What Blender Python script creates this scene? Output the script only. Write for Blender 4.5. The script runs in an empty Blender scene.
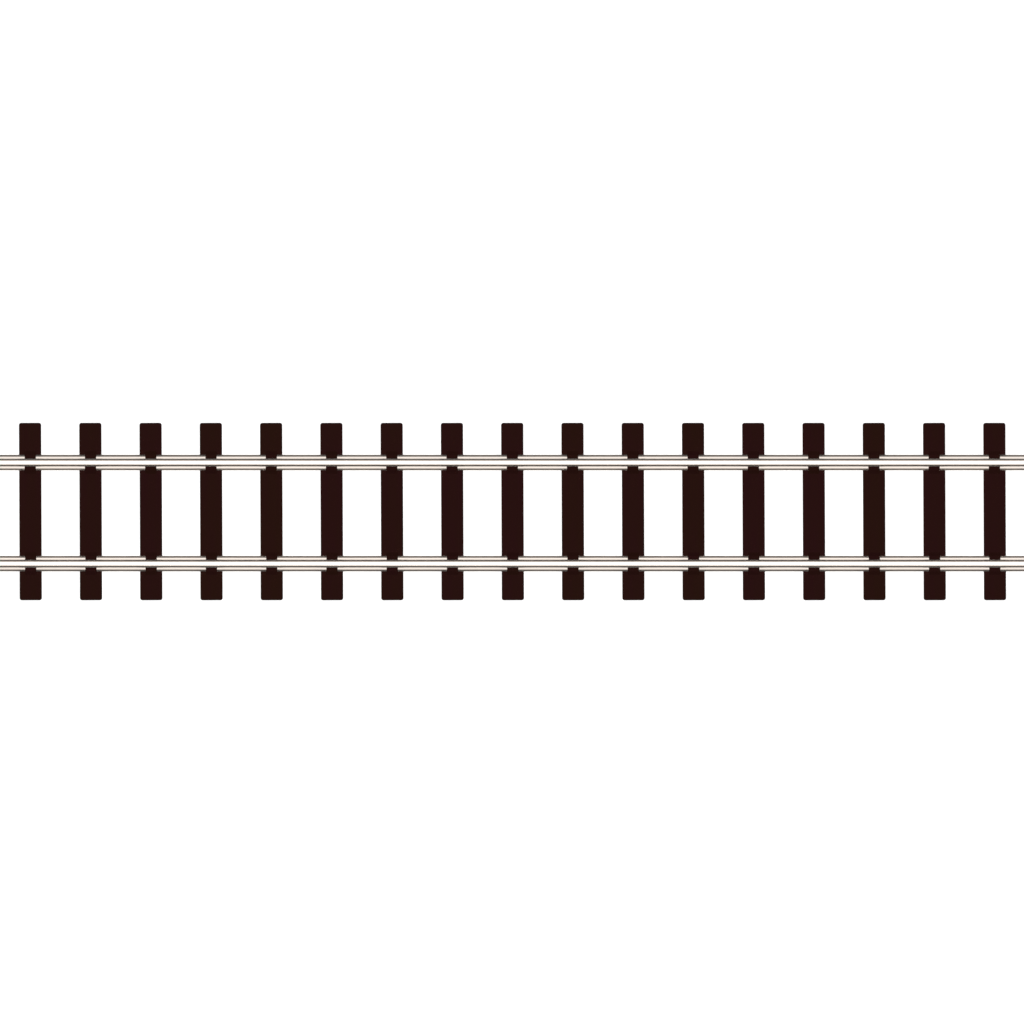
import bpy, bmesh, math

# ------------------------------------------------------------------ basics
S = 0.000337            # metres per photograph pixel: 32 mm gauge model track
SC = bpy.context.scene
COL = SC.collection

def world_x(px): return (px - 512.0) * S
def world_y(py): return (512.0 - py) * S

def link(name, bm, mat, parent=None, smooth=False):
    bmesh.ops.recalc_face_normals(bm, faces=bm.faces)
    me = bpy.data.meshes.new(name)
    bm.to_mesh(me); bm.free()
    me.materials.append(mat)
    for p in me.polygons: p.use_smooth = smooth
    o = bpy.data.objects.new(name, me)
    COL.objects.link(o)
    if parent: o.parent = parent
    return o

# ------------------------------------------------------------------ materials
def new_mat(name):
    m = bpy.data.materials.new(name); m.use_nodes = True
    nt = m.node_tree
    return m, nt, nt.nodes['Principled BSDF']

def noise(nt, scale, stretch, detail=3.0):
    tc = nt.nodes.new('ShaderNodeTexCoord')
    mp = nt.nodes.new('ShaderNodeMapping'); mp.inputs['Scale'].default_value = stretch
    nz = nt.nodes.new('ShaderNodeTexNoise')
    nz.inputs['Scale'].default_value = scale; nz.inputs['Detail'].default_value = detail
    nt.links.new(tc.outputs['Object'], mp.inputs['Vector'])
    nt.links.new(mp.outputs['Vector'], nz.inputs['Vector'])
    return nz

# dark brown moulded plastic; every sleeper a slightly different tint, faint grain along it
PLASTIC, nt, b = new_mat('brown_plastic')
info = nt.nodes.new('ShaderNodeObjectInfo')
nz = noise(nt, 420.0, (1.0, 0.10, 1.0))
add = nt.nodes.new('ShaderNodeMath'); add.operation = 'MULTIPLY_ADD'
add.inputs[1].default_value = 0.42
nt.links.new(info.outputs['Random'], add.inputs[0])
sub = nt.nodes.new('ShaderNodeMath'); sub.operation = 'MULTIPLY_ADD'
sub.inputs[1].default_value = 1.1; sub.inputs[2].default_value = -0.24
nt.links.new(nz.outputs['Fac'], sub.inputs[0])
nt.links.new(sub.outputs[0], add.inputs[2])
mix = nt.nodes.new('ShaderNodeMix'); mix.data_type = 'RGBA'
mix.inputs['A'].default_value = (0.0145, 0.0028, 0.0034, 1)
mix.inputs['B'].default_value = (0.0130, 0.0042, 0.0019, 1)
nt.links.new(add.outputs[0], mix.inputs['Factor'])
nt.links.new(mix.outputs['Result'], b.inputs['Base Color'])
b.inputs['Roughness'].default_value = 0.85
b.inputs['Specular IOR Level'].default_value = 0.03
bp = nt.nodes.new('ShaderNodeBump'); bp.inputs['Strength'].default_value = 0.08
bp.inputs['Distance'].default_value = 0.0002
nt.links.new(nz.outputs['Fac'], bp.inputs['Height'])
nt.links.new(bp.outputs['Normal'], b.inputs['Normal'])

# drawn nickel silver
METAL, nt, b = new_mat('nickel_silver')
b.inputs['Base Color'].default_value = (0.93, 0.83, 0.75, 1)
b.inputs['Metallic'].default_value = 1.0
nz = noise(nt, 900.0, (0.02, 1.0, 1.0))
mr = nt.nodes.new('ShaderNodeMapRange')
mr.inputs['To Min'].default_value = 0.312; mr.inputs['To Max'].default_value = 0.328
nt.links.new(nz.outputs['Fac'], mr.inputs['Value'])
nt.links.new(mr.outputs['Result'], b.inputs['Roughness'])

# plain white table surface
WHITE, nt, b = new_mat('white_surface')
b.inputs['Base Color'].default_value = (0.9, 0.9, 0.9, 1)
b.inputs['Roughness'].default_value = 0.9
b.inputs['Specular IOR Level'].default_value = 0.2

# ------------------------------------------------------------------ the white surface
bm = bmesh.new()
bmesh.ops.create_grid(bm, x_segments=8, y_segments=8, size=4.0)
ground = link('ground', bm, WHITE)
ground['kind'] = 'structure'
ground['label'] = 'plain white surface under and around the track'

# ------------------------------------------------------------------ the track
PITCH, FIRST, COUNT = 60.26, 30.46, 17
RAIL_Y = (462.55, 563.62)
TOP = 6.0                                   # sleeper height, in photograph pixels

track = bpy.data.objects.new('model_railway_track', None)
track.empty_display_size = 0.02
COL.objects.link(track)
track['label'] = 'straight model railway track with two silver rails on seventeen dark brown sleepers'
track['category'] = 'railway track'

# rail: flat-bottom section (half profile: across, height), drawn out along x
HALF = [(0.30, 16.0), (0.75, 15.96), (1.20, 15.88), (1.94, 15.72), (3.82, 14.35), (3.92, 14.1), (3.92, 13.4),
        (1.25, 12.6), (0.95, 12.0), (0.95, 9.5), (1.3, 8.93), (5.86, 7.87), (7.62, 6.59),
        (7.76, 6.35), (7.76, TOP + 0.004)]
PROFILE = HALF + [(-a, h) for a, h in reversed(HALF)]

def rail(y_px):
    bm = bmesh.new()
    x0, x1, n = -4.0, 1028.0, 1
    rings = []
    for k in range(n + 1):
        x = world_x(x0 + (x1 - x0) * k / n)
        rings.append([bm.verts.new((x, a * S, h * S)) for a, h in PROFILE])
    m = len(PROFILE)
    for k in range(n):
        for i in range(m):
            j = (i + 1) % m
            bm.faces.new((rings[k][i], rings[k][j], rings[k + 1][j], rings[k + 1][i]))
    bm.faces.new(rings[0]); bm.faces.new(rings[-1])
    o = link('rail', bm, METAL, track)
    o.location = (0, world_y(y_px), 0)
    return o

for y in RAIL_Y: rail(y)

# sleeper: rounded bar with softened top edges
Y_MID = (423.2 + 599.9) / 2
def rounded(w, l, r, seg=5):
    pts = []
    for cx, cy, a0 in ((w - r, l - r, 0), (-w + r, l - r, 90), (-w + r, -l + r, 180), (w - r, -l + r, 270)):
        for k in range(seg + 1):
            a = math.radians(a0 + 90 * k / seg)
            pts.append((cx + r * math.cos(a), cy + r * math.sin(a)))
    return pts

def sleeper_mesh():
    bm = bmesh.new()
    w, l = 11.05, 88.65
    layers = [(0.0, 0.0), (0.0, TOP - 0.6), (0.12, TOP - 0.25), (0.35, TOP - 0.08), (0.8, TOP)]
    rings = [[bm.verts.new((x * S, y * S, z * S)) for x, y in rounded(w - d, l - d, 2.2 - d)] for d, z in layers]
    m = len(rings[0])
    for a, c in zip(rings, rings[1:]):
        for i in range(m):
            j = (i + 1) % m
            bm.faces.new((a[i], a[j], c[j], c[i]))
    bm.faces.new(rings[0]); bm.faces.new(rings[-1])
    return bm

# rail chair: jaw that grips one side of the rail foot (across is measured from the rail's middle)
def chair_mesh(side):
    prof = [(11.2, TOP - 0.5), (11.2, TOP + 0.1), (9.8, TOP + 1.0), (8.4, TOP + 2.0), (7.4, TOP + 2.7),
            (5.2, TOP + 3.3), (3.9, TOP + 3.8), (2.6, TOP + 3.9), (1.6, TOP + 3.6), (1.6, TOP - 0.5)]
    hw = 5.6
    bm = bmesh.new()
    rings = []
    for x, d in ((-hw, 0.35), (-hw + 0.35, 0), (hw - 0.35, 0), (hw, 0.35)):
        ring = []
        for a, h in prof:
            hh = h - (d if h > TOP else 0)
            ring.append(bm.verts.new((x * S, side * a * S, hh * S)))
        rings.append(ring)
    m = len(prof)
    for a, c in zip(rings, rings[1:]):
        for i in range(m):
            j = (i + 1) % m
            bm.faces.new((a[i], a[j], c[j], c[i]))
    bm.faces.new(rings[0]); bm.faces.new(rings[-1])
    return bm

def place(o, i):
    o.location = (world_x(FIRST + PITCH * i), world_y(Y_MID), 0)
    o.rotation_euler = (0, 0, math.radians(0.24))

first = link('sleeper', sleeper_mesh(), PLASTIC, track)
place(first, 0)
chairs = []
for y in RAIL_Y:
    for side in (-1, 1):
        c = link('rail_chair', chair_mesh(side), PLASTIC, first)
        c.location = (0, world_y(y) - world_y(Y_MID), 0)
        c.rotation_euler = (0, 0, -math.radians(0.24))
        chairs.append(c)
for i in range(1, COUNT):
    s = first.copy(); COL.objects.link(s); s.parent = track
    place(s, i)
    for c in chairs:
        d = c.copy(); COL.objects.link(d); d.parent = s

# ------------------------------------------------------------------ light: one round soft lamp high overhead, faint room
lamp = bpy.data.lights.new('overhead_lamp', 'AREA')
lamp.shape = 'DISK'; lamp.size = 1.0
H = 6.0
lamp.energy = 4.1 * math.pi * H * H
lo = bpy.data.objects.new('overhead_lamp', lamp)
lo.location = (0, 0, H)
COL.objects.link(lo)

W = bpy.data.worlds.new('World'); SC.world = W; W.use_nodes = True
bg = W.node_tree.nodes['Background']
bg.inputs['Color'].default_value = (1, 0.98, 0.96, 1)
bg.inputs['Strength'].default_value = 0.05

# ------------------------------------------------------------------ camera: straight down, no perspective
cam = bpy.data.cameras.new('camera')
cam.type = 'ORTHO'; cam.ortho_scale = 1024 * S
cam.clip_start = 0.01; cam.clip_end = 50
co = bpy.data.objects.new('camera', cam)
co.location = (0, 0, 1.0)
COL.objects.link(co)
SC.camera = co

vs = SC.view_settings
vs.view_transform = 'Standard'; vs.look = 'None'
vs.exposure = 0; vs.gamma = 1; vs.use_curve_mapping = False
